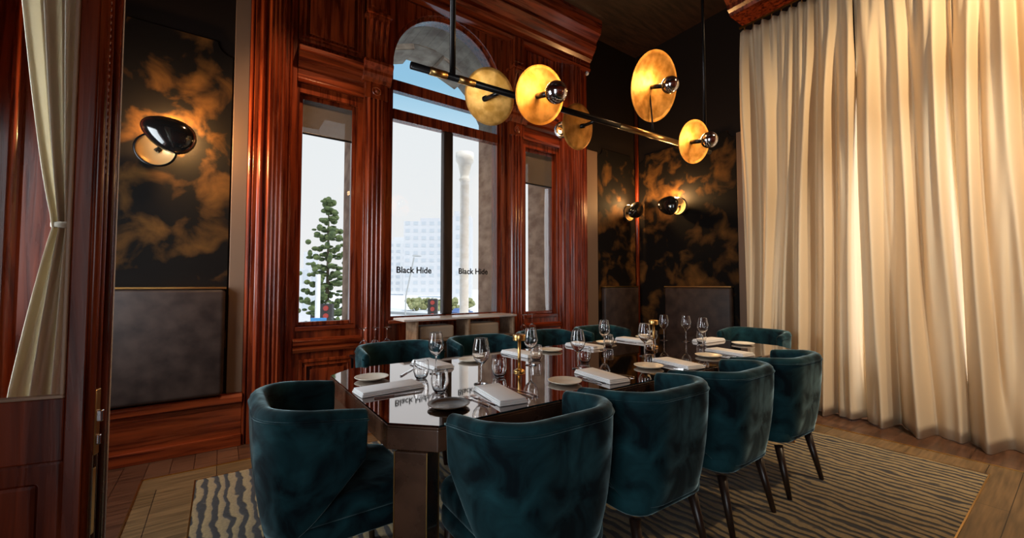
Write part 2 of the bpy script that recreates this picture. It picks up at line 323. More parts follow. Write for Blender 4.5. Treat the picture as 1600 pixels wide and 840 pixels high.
# crown cornice along the top of the window wall
P = [(YF, 4.16), (YF-.10, 4.16), (YF-.11, 4.19), (YF-.09, 4.20), (YF-.10, 4.28), (YF-.14, 4.31), (YF-.15, 4.35), (YF-.19, 4.39), (YF-.22, 4.45), (YF-.22, 4.50), (YF-.30, 4.58), (YF-.32, 4.68), (YF-.32, ZC), (YF, ZC)]
trim(MB().prism(P, XL, 4.03, lambda u, v, a: (a, u, v)).build('p', WOODH))
# cornice above the curtains and ceiling beams
trim(MB().prism([(XR, 4.42), (XR-.30, 4.42), (XR-.32, 4.45), (XR-.36, 4.47), (XR-.37, 4.52), (XR-.45, 4.58), (XR-.48, 4.66), (XR-.52, ZC), (XR, ZC)], -1.0, 2.36, lambda u, v, a: (u, a, v)).build('p', WOOD))
for yb in (.6, 2.1):
    trim(MB().box(XL, XR, yb-.12, yb+.12, ZC-.16, ZC).box(XL, XR, yb-.16, yb+.16, ZC-.05, ZC).build('p', WOODH, bevel=.01))

# --- windows
def sash(parent, x0, x1, z0, z1, t, yf=4.00, d=.06, name='frame', m=None):
    b = MB(); b.box(x0, x0+t, yf, yf+d, z0, z1).box(x1-t, x1, yf, yf+d, z0, z1).box(x0+t, x1-t, yf, yf+d, z0, z0+t).box(x0+t, x1-t, yf, yf+d, z1-t, z1)
    return b.build(name, m or WOOD, parent, bevel=.006)
def text_mesh(s, size, loc, name, material, parent):
    c = bpy.data.curves.new(name, 'FONT'); c.body = s; c.size = size; c.align_x = 'CENTER'; c.align_y = 'CENTER'; c.extrude = .0008; c.offset = .0022
    t = bpy.data.objects.new(name, c); COL.objects.link(t)
    dg = bpy.context.evaluated_depsgraph_get(); me = bpy.data.meshes.new_from_object(t.evaluated_get(dg)); bpy.data.objects.remove(t)
    o = bpy.data.objects.new(name, me); COL.objects.link(o); me.materials.clear(); me.materials.append(material); o.parent = parent
    o.rotation_euler = (PI/2, 0, 0); o.location = loc; return o
for i, (x0, x1, blz) in enumerate([(.52, 1.01, 2.62), (3.00, 3.50, 2.53)]):
    wn = empty('window_%d' % (i+1), (x0, 4.0, .9), kind='structure')
    def P(o, wn=wn, c=(x0, 4.0, .9)):
        o.location = Vector(o.location)-Vector(c); return o
    P(sash(wn, x0, x1, .90, 2.95, .035))
    P(MB().box(x0+.035, x1-.035, 4.027, 4.033, .935, 2.915).build('pane', PANE, wn))
    P(MB().box(x0-.005, x1+.005, 3.93, 4.0, .862, .90).build('sill', WOODH, wn, bevel=.006))
    bl = P(MB().box(x0+.036, x1-.036, 4.006, 4.009, blz, 2.915).build('roller_blind', BLIND, wn))
    MB().box(x0+.036, x1-.036, 4.002, 4.014, blz-.018, blz).build('bottom_bar', BLACKM, bl, bevel=.003)
wn = empty('window_3', (ACX, 4.0, AZ0), kind='structure'); c0 = Vector((ACX, 4.0, AZ0))
def P3(o): o.location = Vector(o.location)-c0; return o
b = MB(); t = .035
b.box(AX0, AX0+t, 4.0, 4.06, AZ0, ASP).box(AX1-t, AX1, 4.0, 4.06, AZ0, ASP).box(AX0+t, AX1-t, 4.0, 4.06, AZ0, AZ0+.03)
b.box(AX0+t, AX1-t, 3.985, 4.07, 2.925, 3.03)
b.box(AX0+t, AX1-t, 3.99, 4.06, 3.22, 3.33)
for k in range(28):
    a, c = PI-PI*k/28, PI-PI*(k+1)/28
    q = [(ACX+rr*math.cos(x), ASP+rr*math.sin(x)) for rr, x in ((AR, a), (AR, c), (AR-t, c), (AR-t, a))]
    b.prism(q, 4.0, 4.06, FY)
P3(b.build('frame', WOOD, wn))
P3(MB().box(1.925, 2.035, 3.985, 4.07, AZ0+.03, 2.925).build('mullion', DARKWOOD, wn, bevel=.012))
for k, (xa, xb) in enumerate(((AX0+t, 1.925), (2.035, AX1-t))):
    pn = P3(MB().box(xa, xb, 4.027, 4.033, AZ0+.03, 2.925).build('pane', PANE, wn))
    tx = text_mesh('Black Hide', .088, ((1.615, 2.315)[k], 4.024, 1.41), 'lettering', BLACKM, pn)
ap = [(AX0+t, 3.03), (AX1-t, 3.03)]+[(ACX+(AR-t)*math.cos(PI*k/28), ASP+(AR-t)*math.sin(PI*k/28)) for k in range(29)]
P3(MB().prism(ap, 4.028, 4.032, FY).build('arched_pane', PANEBLUE, wn))
P3(MB().box(AX0-.02, AX1+.02, 3.90, 4.0, .885, AZ0).build('sill', WOODH, wn, bevel=.006))

# --- exterior stone around the windows
b = MB(); yo0, yo1 = YF+WT, 4.62
for xa, xb, za, zb in [(-.6, .44, -4.3, 5.2), (.44, 1.05, -4.3, .86), (.44, 1.05, 3.0, 5.2), (1.05, 1.25, -4.3, 5.2), (1.25, 2.73, -4.3, .88), (2.73, 2.95, -4.3, 5.2), (2.95, 3.55, -4.3, .86), (2.95, 3.55, 3.0, 5.2), (3.55, 5.3, -4.3, 5.2)]:
    b.box(xa, xb, yo0, yo1, za, zb)
AR2 = .74; N_ = 22
for k in range(N_):
    a, c = PI-PI*k/N_, PI-PI*(k+1)/N_
    (xa, za), (xb, zb) = [(ACX+AR2*math.cos(q), ASP-.06+AR2*math.sin(q)) for q in (a, c)]
    b.prism([(xa, za), (xb, zb), (xb, 5.2), (xa, 5.2)], yo0, yo1, FY)
trim(b.build('p', STONE, bevel=.004))
b = MB()
for k in range(9):        # stepped voussoir arch further out on the loggia front
    a, c = PI-PI*k/9, PI-PI*(k+1)/9
    ri = 1.22 if k % 2 else 1.30
    q = [(ACX+.27+rr*math.cos(x), 3.22+rr*math.sin(x)) for rr, x in ((1.75, a), (1.75, c), (ri, c), (ri, a))]
    b.prism(q, 5.15, 5.6, FY)
trim(b.build('p', STONE, bevel=.01))
cl = MB().lathe([(.13, -4.3), (.13, -.2), (.10, -.1), (.10, 3.55), (.13, 3.60), (.10, 3.64), (.10, 3.70), (.15, 3.95), (.20, 4.02), (.20, 4.2)], 24)
cl.build('stone_column', STONEP, smooth=True, loc=(4.37, 8.0, 0)); tag(bpy.data.objects['stone_column'], 'pale stone column with a carved capital outside the arched window', 'column')

# ------------------------------------------------------------------ floor inlay and carpet
struct(MB().box(-.11, 4.17, .43, 3.36, 0, .008).build('floor_carpet', RUG)).name = 'floor_2'
bb = .003
struct(MB().box(-.39, 4.42, .22, .43, 0, bb).box(-.39, 4.42, 3.36, 3.56, 0, bb).build('floor_3', BORDERM))
struct(MB().box(-.39, -.11, .43, 3.36, 0, bb).box(4.17, 4.42, .43, 3.36, 0, bb).build('floor_4', BORDERY))
b = MB()
for xa, xb, ya, yb in [(-.115, 4.175, .425, .432), (-.115, 4.175, 3.358, 3.365), (-.115, -.108, .425, 3.365), (4.168, 4.175, .425, 3.365), (-.395, 4.425, .215, .222), (-.395, 4.425, 3.558, 3.565), (-.395, -.388, .215, 3.565), (4.418, 4.425, .215, 3.565)]:
    b.box(xa, xb, ya, yb, 0, .0095)
trim(b.build('p', BRASS))

# ------------------------------------------------------------------ leather wall cushions
def cushion(x0, x1, label, wall='far'):
    if wall == 'far': c = ((x0+x1)/2, YF-.012, .42); e_ = empty('leather_wall_cushion', c, 0)
    else: c = (XR-.012, (x0+x1)/2, .42); e_ = empty('leather_wall_cushion', c, -PI/2)
    tag(e_, label, 'wall cushion', 'leather wall cushions'); h = (x1-x0)/2
    MB().box(-h, h, -.09, 0, 0, .81).build('cushion', LEATHER, e_, bevel=.03, seg=4, smooth=True)
    MB().box(-h-.005, h+.005, -.085, 0, .81, .825).build('brass_strip', BRASS, e_, bevel=.002)
cushion(-.68, .025, 'dark leather wall cushion below the large black sconce on the left')
cushion(4.30, 5.02, 'dark leather wall cushion in shadow beside the far pilaster')
cushion(2.52, 3.43, 'dark leather wall cushion catching light beside the long curtains', 'right')

# ------------------------------------------------------------------ curtains on the right
rod = empty('curtain_rod', (4.85, .8, 4.24), label='thin metal curtain rail above the long cream curtains', cat='curtain rail')
MB().tube([(0, -1.7, 0), (0, 1.47, 0)], .012, 10).build('rail', BRASS, rod, smooth=True)
rng = random.Random(3)
def curtain(y0, y1, seed, label):
    r = random.Random(seed); n = int(abs(y1-y0)/.006); m = 46; zt, zb = 4.20, .015
    k1 = [(r.uniform(.8, 1.25), r.uniform(0, 6.28)) for _ in range(6)]
    b = bmesh.new(); rows = []
    for j in range(m+1):
        v = j/m; z = zt+(zb-zt)*v; row = []
        top = max(0, 1-v*4.0)
        for i in range(n+1):
            y = y0+(y1-y0)*i/n; s = (y0-y)
            wander = .10*math.sin(1.7*s*k1[0][0]+2.1*v+k1[0][1])+.05*math.sin(4.3*s+3*v+k1[1][1])
            ph = 2*PI*(s+wander*.7)/.205
            fold = math.sin(ph+.8*math.sin(ph))*(.55+.65*math.sin(2.6*s+1.1*v+k1[5][1])**2)            # broad folds
            f2 = math.sin(2*PI*(s+.03*math.sin(3*v+k1[2][1]+5*s))/.098+k1[3][1])
            f3 = math.sin(2*PI*s/.33*k1[4][0]+1.4*v+k1[4][1])
            amp = .075+.040*v
            x = fold*amp*(1-.75*top)+f2*(.009+.018*top)+f3*.045*min(1, v*2+.15)
            pl = abs(math.sin(PI*s/.095))
            x += top*.018*(pl**.3)
            row.append(b.verts.new((x, y+.012*math.sin(6*v+9*s)*v, z-.015*top*(1-pl**.5) + (.012*math.sin(5*s+k1[5][1]) if j == m else 0))))
        rows.append(row)
    for a, c in zip(rows, rows[1:]):
        for i in range(n): b.faces.new((a[i], a[i+1], c[i+1], c[i]))
    root = empty('curtain', (4.85, 0, 0), label=label, cat='curtain', group='long curtains on the right')
    mb = MB(); mb.bm.free(); mb.bm = b
    mb.build('cloth', CURT, root, smooth=True, solid=.004)
    k = int(abs(y1-y0)/.095)
    for q in range(k):
        yy = y0-.0475-q*.095
        MB().tube([(0, yy, 4.185), (.0, yy, 4.225)], .006, 6).build('hook', BRASS, root)
curtain(2.26, 1.232, 11, 'long cream curtain beside the dark sconce wall')
curtain(1.227, .600, 23, 'narrow cream curtain in the middle of the three')
curtain(.606, -.85, 37, 'wide cream curtain reaching the right edge of the picture')

# ------------------------------------------------------------------ folded glazed door at the left, with its tied curtain
LR = Matrix.Rotation(R(167), 4, 'Z')
door = empty('door_1', (-.33, 1.765, 0), R(167), kind='structure')     # local +x runs away from the room, local -y away from the camera
b = MB(); b.box(0, .045, -.05, 0, .01, 3.3).box(.76, .82, -.05, 0, .01, 3.3).box(.045, .76, -.05, 0, .01, .28).box(.045, .76, -.05, 0, .74, .925).box(.045, .76, -.05, 0, 3.15, 3.3)
b.build('frame', WOOD, door, bevel=.004)
MB().box(.045, .76, -.04, -.012, .28, .74).box(.10, .70, -.045, -.002, .34, .68).build('lower_panel', WOOD, door, bevel=.012)
MB().box(.045, .76, -.028, -.022, .925, 3.15).build('pane', PANE, door)
b = MB(); b.box(.045, .76, -.02, .006, .925, .935).box(.045, .055, -.02, .006, .935, 3.15)
b.build('glazing_bead', mat('pale_bead', (.45, .30, .20), .3), door, bevel=.003)
MB().tube([(-.008, -.012, .01), (-.008, -.012, 3.3)], .012, 10).tube([(-.008, -.042, .01), (-.008, -.042, 3.3)], .010, 10).build('edge_moulding', WOOD, door, smooth=True)
b = MB()
for k in range(70): b.ellipsoid((-.010, -.030, 1.62+k*.022), (.007, .007, .012), n=8, m=6)
b.build('rope_bead', WOOD, door, smooth=True)
lk = MB().box(-.022, -.004, -.040, -.012, .74, .94).build('lock_plate', BRASS, door, bevel=.003)
MB().box(-.034, -.020, -.034, -.018, .84, .875).box(-.03, -.020, -.032, -.020, .77, .80).build('latch', CHROME, lk, bevel=.003)
MB().box(-.018, -.002, -.038, -.014, .50, .70).build('strike_plate', BRASS, door, bevel=.003)
door2 = empty('door_2', (-.33, 1.765, 0), R(167), kind='structure')
MB().box(-.004, .055, -.115, -.06, .01, 3.3).box(.70, .76, -.115, -.06, .01, 3.3).box(.055, .70, -.115, -.06, .01, .9).box(.055, .70, -.115, -.06, 3.15, 3.3).build('frame', WOOD, door2, bevel=.005)
MB().tube([(-.010, -.075, .01), (-.010, -.075, 3.3)], .012, 10).tube([(-.006, -.104, .01), (-.006, -.104, 3.3)], .008, 8).build('edge_moulding', WOOD, door2, smooth=True)
MB().box(.055, .70, -.09, -.084, .9, 3.15).build('pane', PANE, door2)
MB().box(-.013, -.007, -.119, -.112, .01, 3.3).build('lit_edge_strip', mat('pale_lit_edge', (.75, .68, .64), .35), door2)  # pale colour stands in for light catching the door's edge
# tied curtain behind the glass
def tied():
    root = empty('tied_curtain', (-.60, 2.40, 0), R(-10), label='cream curtain tied back at its middle behind the glazed door', cat='curtain')
    b = bmesh.new(); n, m = 90, 60; rows = []
    for j in range(m+1):
        v = j/m; z = 3.4*(1-v)+.02*v
        # centre and half width along local x
        if z > 1.5: t = (z-1.5)/1.9; cx = .085-.045*min(1, t*1.6)**.8; hw = .030+.10*min(1, t*1.7)**.75
        else: t = (1.5-z)/1.48; cx = .085-.045*min(1, t*2.0); hw = .030+.075*min(1, t*2.2)**.8
        row = []
        for i in range(n+1):
            u = i/n*2-1
            row.append(b.verts.new((cx+hw*u, .035*math.sin(u*11+1.2*z)*(.35+hw*4)+.012*math.sin(u*23), z)))
        rows.append(row)
    for a, c in zip(rows, rows[1:]):
        for i in range(n): b.faces.new((a[i], a[i+1], c[i+1], c[i]))
    mb = MB(); mb.bm.free(); mb.bm = b
    mb.build('cloth', SHEER, root, smooth=True, solid=.004)
    MB().lathe([(.040, -.012), (.046, -.008), (.046, .008), (.040, .012)], 20, Matrix.Translation((.085, 0, 1.5)) @ Matrix.Diagonal((1, .8, 1, 1))).build('tie_band', SHEER, root, smooth=True)
tied()
# wooden pilaster on the far wall seen through the door glass
trim(reeded(-1.34, -.76, YF, [('r', -1.34, -1.28, YF-.05), ('f', -1.27, -1.12, YF-.03), ('r', -1.11, -1.06, YF-.06), ('f', -1.05, -.90, YF-.04), ('r', -.89, -.85, YF-.06), ('f', -.84, -.76, YF-.03)], 0, 4.26))

# ------------------------------------------------------------------ table
TX0, TX1, TY0, TY1, TZ = .51, 3.84, 1.38, 2.64, .75
CH = .14
def octo(x0, x1, y0, y1, c): return [(x0+c, y0), (x1-c, y0), (x1, y0+c), (x1, y1-c), (x1-c, y1), (x0+c, y1), (x0, y1-c), (x0, y0+c)]
tb = empty('dining_table', ((TX0+TX1)/2, (TY0+TY1)/2, 0), label='long walnut dining table with clipped corners and a smoked mirror top', cat='table')
tc_ = Vector(tb.location)
def PT(o): o.location = Vector(o.location)-tc_; return o
FZ = lambda u, v, a: (u, v, a)
PT(MB().prism(octo(TX0, TX1, TY0, TY1, CH), .735, .743, FZ).prism(octo(TX0+.0, TX1, TY0, TY1, CH), .655, .735, FZ).build('apron', TABLEWOOD, tb, bevel=.004))
PT(MB().prism(octo(TX0+.004, TX1-.004, TY0+.004, TY1-.004, CH), .743, TZ, FZ).build('table_top', TABLETOP, tb))
for sx, sy in ((0, 0), (1, 0), (0, 1), (1, 1)):
    cx = TX1-.105 if sx else TX0+.105; cy = TY1-.105 if sy else TY0+.105
    M = Matrix.Translation((cx, cy, 0)) @ Matrix.Rotation(PI/4, 4, 'Z')
    lg = PT(MB().box(-.062, .062, -.062, .062, .009, .655, M).build('leg', TABLEWOOD, tb, bevel=.004))
    b = MB()
    for a in (-1, 1):
        for c in (-1, 1): b.box(a*.0625-.0018, a*.0625+.0018, c*.0625-.0018, c*.0625+.0018, .0085, .656, M)
    b.build('bronze_inlay', BRASS, lg)

# ------------------------------------------------------------------ tub chairs
def shell_path(n=64):
    """plan of the shell, from the right arm tip round the back to the left arm tip; facing +y"""
    w, yb, yt, r = .302, -.30, .06, .19
    P = []
    L1 = yt-(yb+r); Lc = PI/2*r; L2 = 2*(w-r); T = 2*L1+2*Lc+L2
    for i in range(n+1):
        d = T*i/n
        if d < L1: p = (w, yt-d)
        elif d < L1+Lc: a = (d-L1)/r; p = (w-r+r*math.cos(a), yb+r-r*math.sin(a))
        elif d < L1+Lc+L2: p = (w-r-(d-L1-Lc), yb)
        elif d < L1+2*Lc+L2: a = (d-L1-Lc-L2)/r; p = (-w+r-r*math.sin(a), yb+r-r*math.cos(a))
        else: p = (-w, yb+r+(d-L1-2*Lc-L2))
        P.append(p)
    return P
def make_chair():
    root = empty('tub_chair', (0, 0, 0))
    P = shell_path(); n = len(P); b = bmesh.new(); rings = []; seam = []
    for i, (px, py) in enumerate(P):
        a = P[max(i-1, 0)]; c = P[min(i+1, n-1)]; tx, ty = c[0]-a[0], c[1]-a[1]; l = math.hypot(tx, ty); nx, ny = -ty/l, tx/l   # inward normal?
        if nx*(-px)+ny*(-py) < 0: nx, ny = -nx, -ny
        side = max(0, min(1, (py+.24)/.30))            # 0 at the back, 1 at the arm tip
        zt = .825-.03*side**1.5
        zb = .345+.27*side**1.25
        th = .062-.012*side
        ring = []
        def out(z):
            k = (z-.30)/.52; bul = .012*math.sin(PI*max(0, min(1, k)))
            s = .80+.20*min(1, max(0, k))**.7
            return px*s-nx*bul, py*s-ny*bul
        for z in [zb+(zt-.03-zb)*q/6 for q in range(7)]:
            ox, oy = out(z); ring.append((ox, oy, z))
        ox, oy = out(zt)
        for q in range(1, 6):
            an = PI*q/6; ring.append((ox+nx*th/2*(1-math.cos(an)), oy+ny*th/2*(1-math.cos(an)), zt-.03+.03*math.sin(an)))
        for z in [zt-.03+(zb+.02-zt+.03)*q/4 for q in range(5)]:
            qx, qy = out(z); ring.append((qx+nx*th, qy+ny*th, z))
        seam.append((out(zt-.035)[0]-nx*.001, out(zt-.035)[1]-ny*.001, zt-.035))
        rings.append([b.verts.new(v) for v in ring])
    for r0, r1 in zip(rings, rings[1:]):
        for k in range(len(r0)): b.faces.new((r0[k], r0[(k+1) % len(r0)], r1[(k+1) % len(r0)], r1[k]))
    b.faces.new(rings[0][::-1]); b.faces.new(rings[-1])
    mb = MB(); mb.bm.free(); mb.bm = b
    sh = mb.build('backrest', VELVET, root, smooth=True, bevel=.012, seg=3)
    MB().tube(seam, .004, 6).build('piping', VELVET, sh, smooth=True)
    def seat_poly(w, yb, yf, r):
        Q = []
        for cx, cy, a0 in ((w-r, yb+r, -PI/2), (w-r, yf-r, 0), (-w+r, yf-r, PI/2), (-w+r, yb+r, PI)):
            for k in range(6): a = a0+PI/2*k/5; Q.append((cx+r*math.cos(a), cy+r*math.sin(a)))
        return Q
    MB().prism(seat_poly(.245, -.235, .285, .09), .385, .475, FZ).build('seat', VELVET, root, smooth=True, bevel=.03, seg=4)
    MB().prism(seat_poly(.250, -.24, .275, .10), .315, .39, FZ).build('seat_base', VELVET, root, smooth=True, bevel=.02, seg=3)
    for sx in (-1, 1):
        for (y0, y1) in ((.215, .235), (-.185, -.25)):
            M = [(sx*.20, y0, .295), (sx*.225, y1, .008)]
            MB().tube(M, [.024, .013], 12).build('leg', DARKWOOD, root, smooth=True)
    return root
chair = make_chair()
FRONT = [(.97, 1.30), (1.62, 1.30), (2.29, 1.30), (2.97, 1.30)]
BACK = [(1.08, 2.88), (1.80, 2.88), (2.50, 2.88), (3.24, 2.88)]
fl = ['teal velvet tub chair at the near side, back to us, lowest in the picture', 'teal velvet tub chair at the near side, next behind the lowest one', 'teal velvet tub chair at the near side, third along toward the curtains', 'teal velvet tub chair at the near side, closest to the curtains']
bl_ = ['teal velvet tub chair on the window side, nearest the left window', 'teal velvet tub chair on the window side, in front of the low console', 'teal velvet tub chair on the window side, right of the low console', 'teal velvet tub chair on the window side, farthest along by the dark sconce wall']
CHG = 'tub chairs around the dining table'
spots = [(x, y, R(random.uniform(-2, 2)), l) for (x, y), l in zip(FRONT, fl)]+[(x, y, PI+R(random.uniform(-2, 2)), l) for (x, y), l in zip(BACK, bl_)]
spots += [(.40, 1.87, R(-90), 'teal velvet tub chair at the left head of the table, seen from its side'), (4.20, 1.93, R(90), 'dark velvet tub chair at the far right head of the table, before the curtains')]
for i, (x, y, a, l) in enumerate(spots):
    o = chair if i == 0 else copy_tree(chair)
    o.location = (x, y, 0.0); o.rotation_euler = (0, 0, a); tag(o, l, 'chair', CHG)

# ------------------------------------------------------------------ tableware
def wine_glass():
    pr = [(.0008, 0), (.036, 0), (.037, .002), (.012, .006), (.0045, .012), (.004, .03), (.004, .085), (.006, .10), (.022, .112), (.038, .132), (.045, .155), (.044, .18), (.039, .205), (.0334, .2325), (.0331, .2345), (.0325, .2352), (.0319, .2345), (.0322, .2325), (.0378, .205), (.0428, .18), (.0438, .155), (.0368, .134), (.021, .114), (.0008, .104)]
    return MB().lathe(pr, 28, cap=False)
def tumbler():
    pr = [(.0008, 0), (.026, 0), (.034, .012), (.042, .04), (.043, .06), (.0385, .0965), (.038, .0990), (.0373, .1), (.0366, .0990), (.0371, .0965), (.0414, .06), (.0404, .04), (.032, .016), (.024, .007), (.0008, .006)]
    return MB().lathe(pr, 28, cap=False)
wg = wine_glass().build('wine_glass', GLASS, smooth=True); tg = tumbler().build('water_tumbler', GLASS, smooth=True)
def plate():
    return MB().lathe([(.002, .001), (.055, .001), (.075, .008), (.088, .014), (.089, .016), (.086, .0165), (.072, .011), (.054, .005), (.002, .0045)], 32, cap=False)
pl = plate().build('side_plate', CREAM, smooth=True)
pd = plate().build('side_plate', BRONZEPLATE, smooth=True)
def napkin():
    root = None
    b = MB()
    # folded cloth: three rounded layers
    for k, (w_, z) in enumerate(((.066, .001), (.064, .0085), (.060, .016))):
        poly = []
        for i in range(7): a = -PI/2+PI*i/6; poly.append((w_+.003*math.cos(a), z+.0036+.0036*math.sin(a)))
        for i in range(7): a = PI/2+PI*i/6; poly.append((-w_+.003*math.cos(a), z+.0036+.0036*math.sin(a)))
        b.prism(poly, -.155+.004*k, .155-.003*k, lambda u, v, a: (u, a, v))
    return b.build('napkin', LINEN, smooth=True, bevel=.002)
nk = napkin()
def fork():
    b = MB(); b.box(-.004, .004, -.10, .03, .001, .004); b.box(-.006, .006, -.10, -.06, .001, .0045); b.box(-.010, .010, .03, .055, .0015, .0045)
    for k in range(4): b.box(-.010+k*.0058, -.0074+k*.0058, .055, .095, .0015, .0045)
    return b.build('fork', CHROME, bevel=.001, seg=1)
def knife():
    b = MB(); b.box(-.006, .006, -.11, -.02, .001, .006); b.prism([(-.007, -.02), (.007, -.02), (.010, .03), (.009, .08), (.002, .115), (-.007, .10)], .002, .0045, FZ)
    return b.build('knife', CHROME, bevel=.001, seg=1)
fk = fork(); kn = knife()
used = set()
def put(proto, x, y, rz, label, cat, group, z=TZ):
    if proto.name in used: o = copy_tree(proto)
    else: o = proto; used.add(proto.name)
    o.location = (x, y, z+.0006); o.rotation_euler = (0, 0, rz); return tag(o, label, cat, group)
ordn = ['nearest', 'second', 'third', 'farthest']
# near side
for i in range(4):
    nx, ny = [(1.05, 1.585), (1.72, 1.58), (2.39, 1.545), (3.10, 1.575)][i]; px_, py_ = [(.79, 1.575), (1.47, 1.60), (2.17, 1.60), (2.84, 1.59)][i]
    w0 = ordn[i]+' near-side place setting'
    put(nk, nx, ny, R([-9, -8, -12, -8][i]), 'folded white napkin at the '+w0, 'napkin', 'folded white napkins')
    if i == 0: put(pd, px_, py_, 0, 'dark bronze side plate by the clipped near corner of the table', 'plate', 'side plates')
    else: put(pl, px_, py_, 0, 'cream side plate at the '+w0, 'plate', 'side plates')
    bx = (px_+nx)/2+.025
    put(fk, bx-.022, ny-.01, R(4), 'outer steel fork at the '+w0, 'fork', 'forks on the table')
    put(fk, bx+.012, ny-.01, R(4), 'inner steel fork at the '+w0, 'fork', 'forks on the table')
    put(kn, nx+.105, ny+.0, R(4), 'inner steel knife at the '+w0, 'knife', 'knives on the table')
    if i != 3 or True: put(kn, nx+.135, ny+.0, R(4), 'outer steel knife at the '+w0, 'knife', 'knives on the table')
    gx, gy = [(1.10, 1.83), (1.78, 1.82), (2.48, 1.86), (3.31, 1.90)][i]
    put(wg, gx, gy, 0, 'stemmed wine glass at the '+w0, 'glass', 'wine glasses on the table')
    tx_, ty_ = [(1.28, 1.93), (1.96, 1.94), (2.68, 1.96), (3.46, 2.00)][i]
    put(tg, tx_, ty_, 0, 'clear water tumbler at the '+w0, 'glass', 'water tumblers on the table')
# window side
for i in range(4):
    w0 = ordn[i]+' window-side place setting'
    px_, py_ = [(1.38, 2.42), (2.09, 2.43), (2.76, 2.47), (3.34, 2.50)][i]; nx = [1.10, 1.80, 2.45, 3.08][i]; ny = 2.43
    put(nk, nx, ny, R(4), 'folded white napkin at the '+w0, 'napkin', 'folded white napkins')
    put(pl, px_, py_, 0, 'cream side plate at the '+w0, 'plate', 'side plates')
    put(fk, nx+.10, ny, PI, 'steel fork at the '+w0, 'fork', 'forks on the table')
    put(kn, nx-.10, ny, PI, 'steel knife at the '+w0, 'knife', 'knives on the table')
    gx, gy = [(1.02, 2.20), (1.62, 2.08), (2.46, 2.22), (3.34, 2.29)][i]
    put(wg, gx, gy, 0, 'stemmed wine glass at the '+w0, 'glass', 'wine glasses on the table')
    tx_, ty_ = [(.90, 2.13), (1.76, 2.20), (2.62, 2.32), (3.20, 2.31)][i]
    put(tg, tx_, ty_, 0, 'clear water tumbler at the '+w0, 'glass', 'water tumblers on the table')
# heads of the table
put(nk, .675, 1.985, R(94), 'folded white napkin at the left head of the table', 'napkin', 'folded white napkins')
put(pl, .675, 2.27, 0, 'cream side plate at the left head of the table', 'plate', 'side plates')
put(kn, .68, 1.87, R(-94), 'steel knife at the left head of the table', 'knife', 'knives on the table')
put(fk, .70, 2.10, R(-86), 'steel fork at the left head of the table', 'fork', 'forks on the table')
put(kn, .90, 2.33, R(-40), 'steel knife lying aslant between the left head napkin and the window side', 'knife', 'knives on the table')
put(tg, .865, 1.82, 0, 'clear water tumbler at the left head of the table', 'glass', 'water tumblers on the table')
put(nk, 3.62, 2.02, R(88), 'folded white napkin at the far right head of the table', 'napkin', 'folded white napkins')
put(pl, 3.66, 1.74, 0, 'cream side plate at the far right head of the table', 'plate', 'side plates')
put(wg, 3.42, 2.12, 0, 'stemmed wine glass at the far right head of the table', 'glass', 'wine glasses on the table')
# small gold table lamps
def gold_lamp(x, y, label):
    r = empty('table_lamp', (x, y, TZ+.0006), label=label, cat='lamp', group='small gold table lamps')
    MB().lathe([(.001, 0), (.034, 0), (.034, .008), (.020, .014), (.014, .02), (.001, .02)], 28, cap=False).build('base', BRASS, r, smooth=True)
    MB().tube([(0, 0, .018), (0, 0, .185)], .009, 16).build('stem', BRASS, r, smooth=True)
    MB().lathe([(.001, .183), (.036, .183), (.038, .186), (.038, .216), (.036, .219), (.001, .219)], 32, cap=False).build('lamp_head', BRASS, r, smooth=True, bevel=.002)
gold_lamp(1.44, 1.96, 'small gold mushroom-headed table lamp between the nearest wine glasses')
gold_lamp(2.92, 2.10, 'small gold table lamp half hidden behind wine glasses at the far end')

# ------------------------------------------------------------------ low console under the arched window
cs = empty('console_shelf', (2.0, 3.68, 0), label='low open console shelf standing under the arched window', cat='console')
CW = noise_mat('console_oak', (.20, .12, .07), (.33, .21, .13), (3, 25, 25), (.4, .5))
MB().box(-.67, .57, -.14, .14, .93, .95).build('top', mat('console_top', (.62, .58, .55), .22), cs, bevel=.003)
MB().box(-.55, -.53, -.13, .13, 0, .93).box(.53, .55, -.13, .13, 0, .93).box(-.01, .01, -.13, .13, .75, .93).box(-.53, .53, -.13, .13, .73, .75).box(-.53, .53, .11, .13, 0, .73).box(-.53, .53, -.12, .13, .02, .05).build('carcass', CW, cs, bevel=.002)
for k, x in enumerate((1.69, 2.215)):
    bx = MB().box(-.19, .16, -.10, .09, 0, .125).build('storage_box', mat('linen_box_%d' % k, (.36, .28, .21), .7), bevel=.02, seg=3, loc=(x, 3.68, .7505))
    tag(bx, ['beige box in the left compartment of the console', 'beige box in the right compartment of the console'][k], 'box', 'boxes in the console')
# upturned glasses on black stands
upg = wine_glass(); 
for v in upg.bm.verts: v.co.z = .235-v.co.z
up = upg.build('upturned_glass', GLASS, smooth=True)
def stand(x, y, h, wd, label):
    r = empty('side_table', (x, y, 0), label=label, cat='side table', group='small black side tables')
    MB().box(-wd/2, wd/2, -.13, .13, h-.02, h).build('table_top', BLACKM, r, bevel=.003)
    for sx in (-1, 1):
        for sy in (-1, 1): MB().box(sx*(wd/2-.02)-.01, sx*(wd/2-.02)+.01, sy*.11-.01, sy*.11+.01, 0, h-.02).build('leg', BLACKM, r)
stand(1.10, 3.62, .655, .36, 'small black side table under the left pillar, holding upturned glasses')
stand(2.80, 3.64, .70, .36, 'small black side table right of the console, holding upturned glasses')
for k, (x, y) in enumerate(((1.0, 3.61), (1.10, 3.62), (1.20, 3.61))):
    put(up, x, y, 0, 'upturned wine glass on the left side table, %s of three' % ['left', 'middle', 'right'][k], 'glass', 'upturned wine glasses', .655)
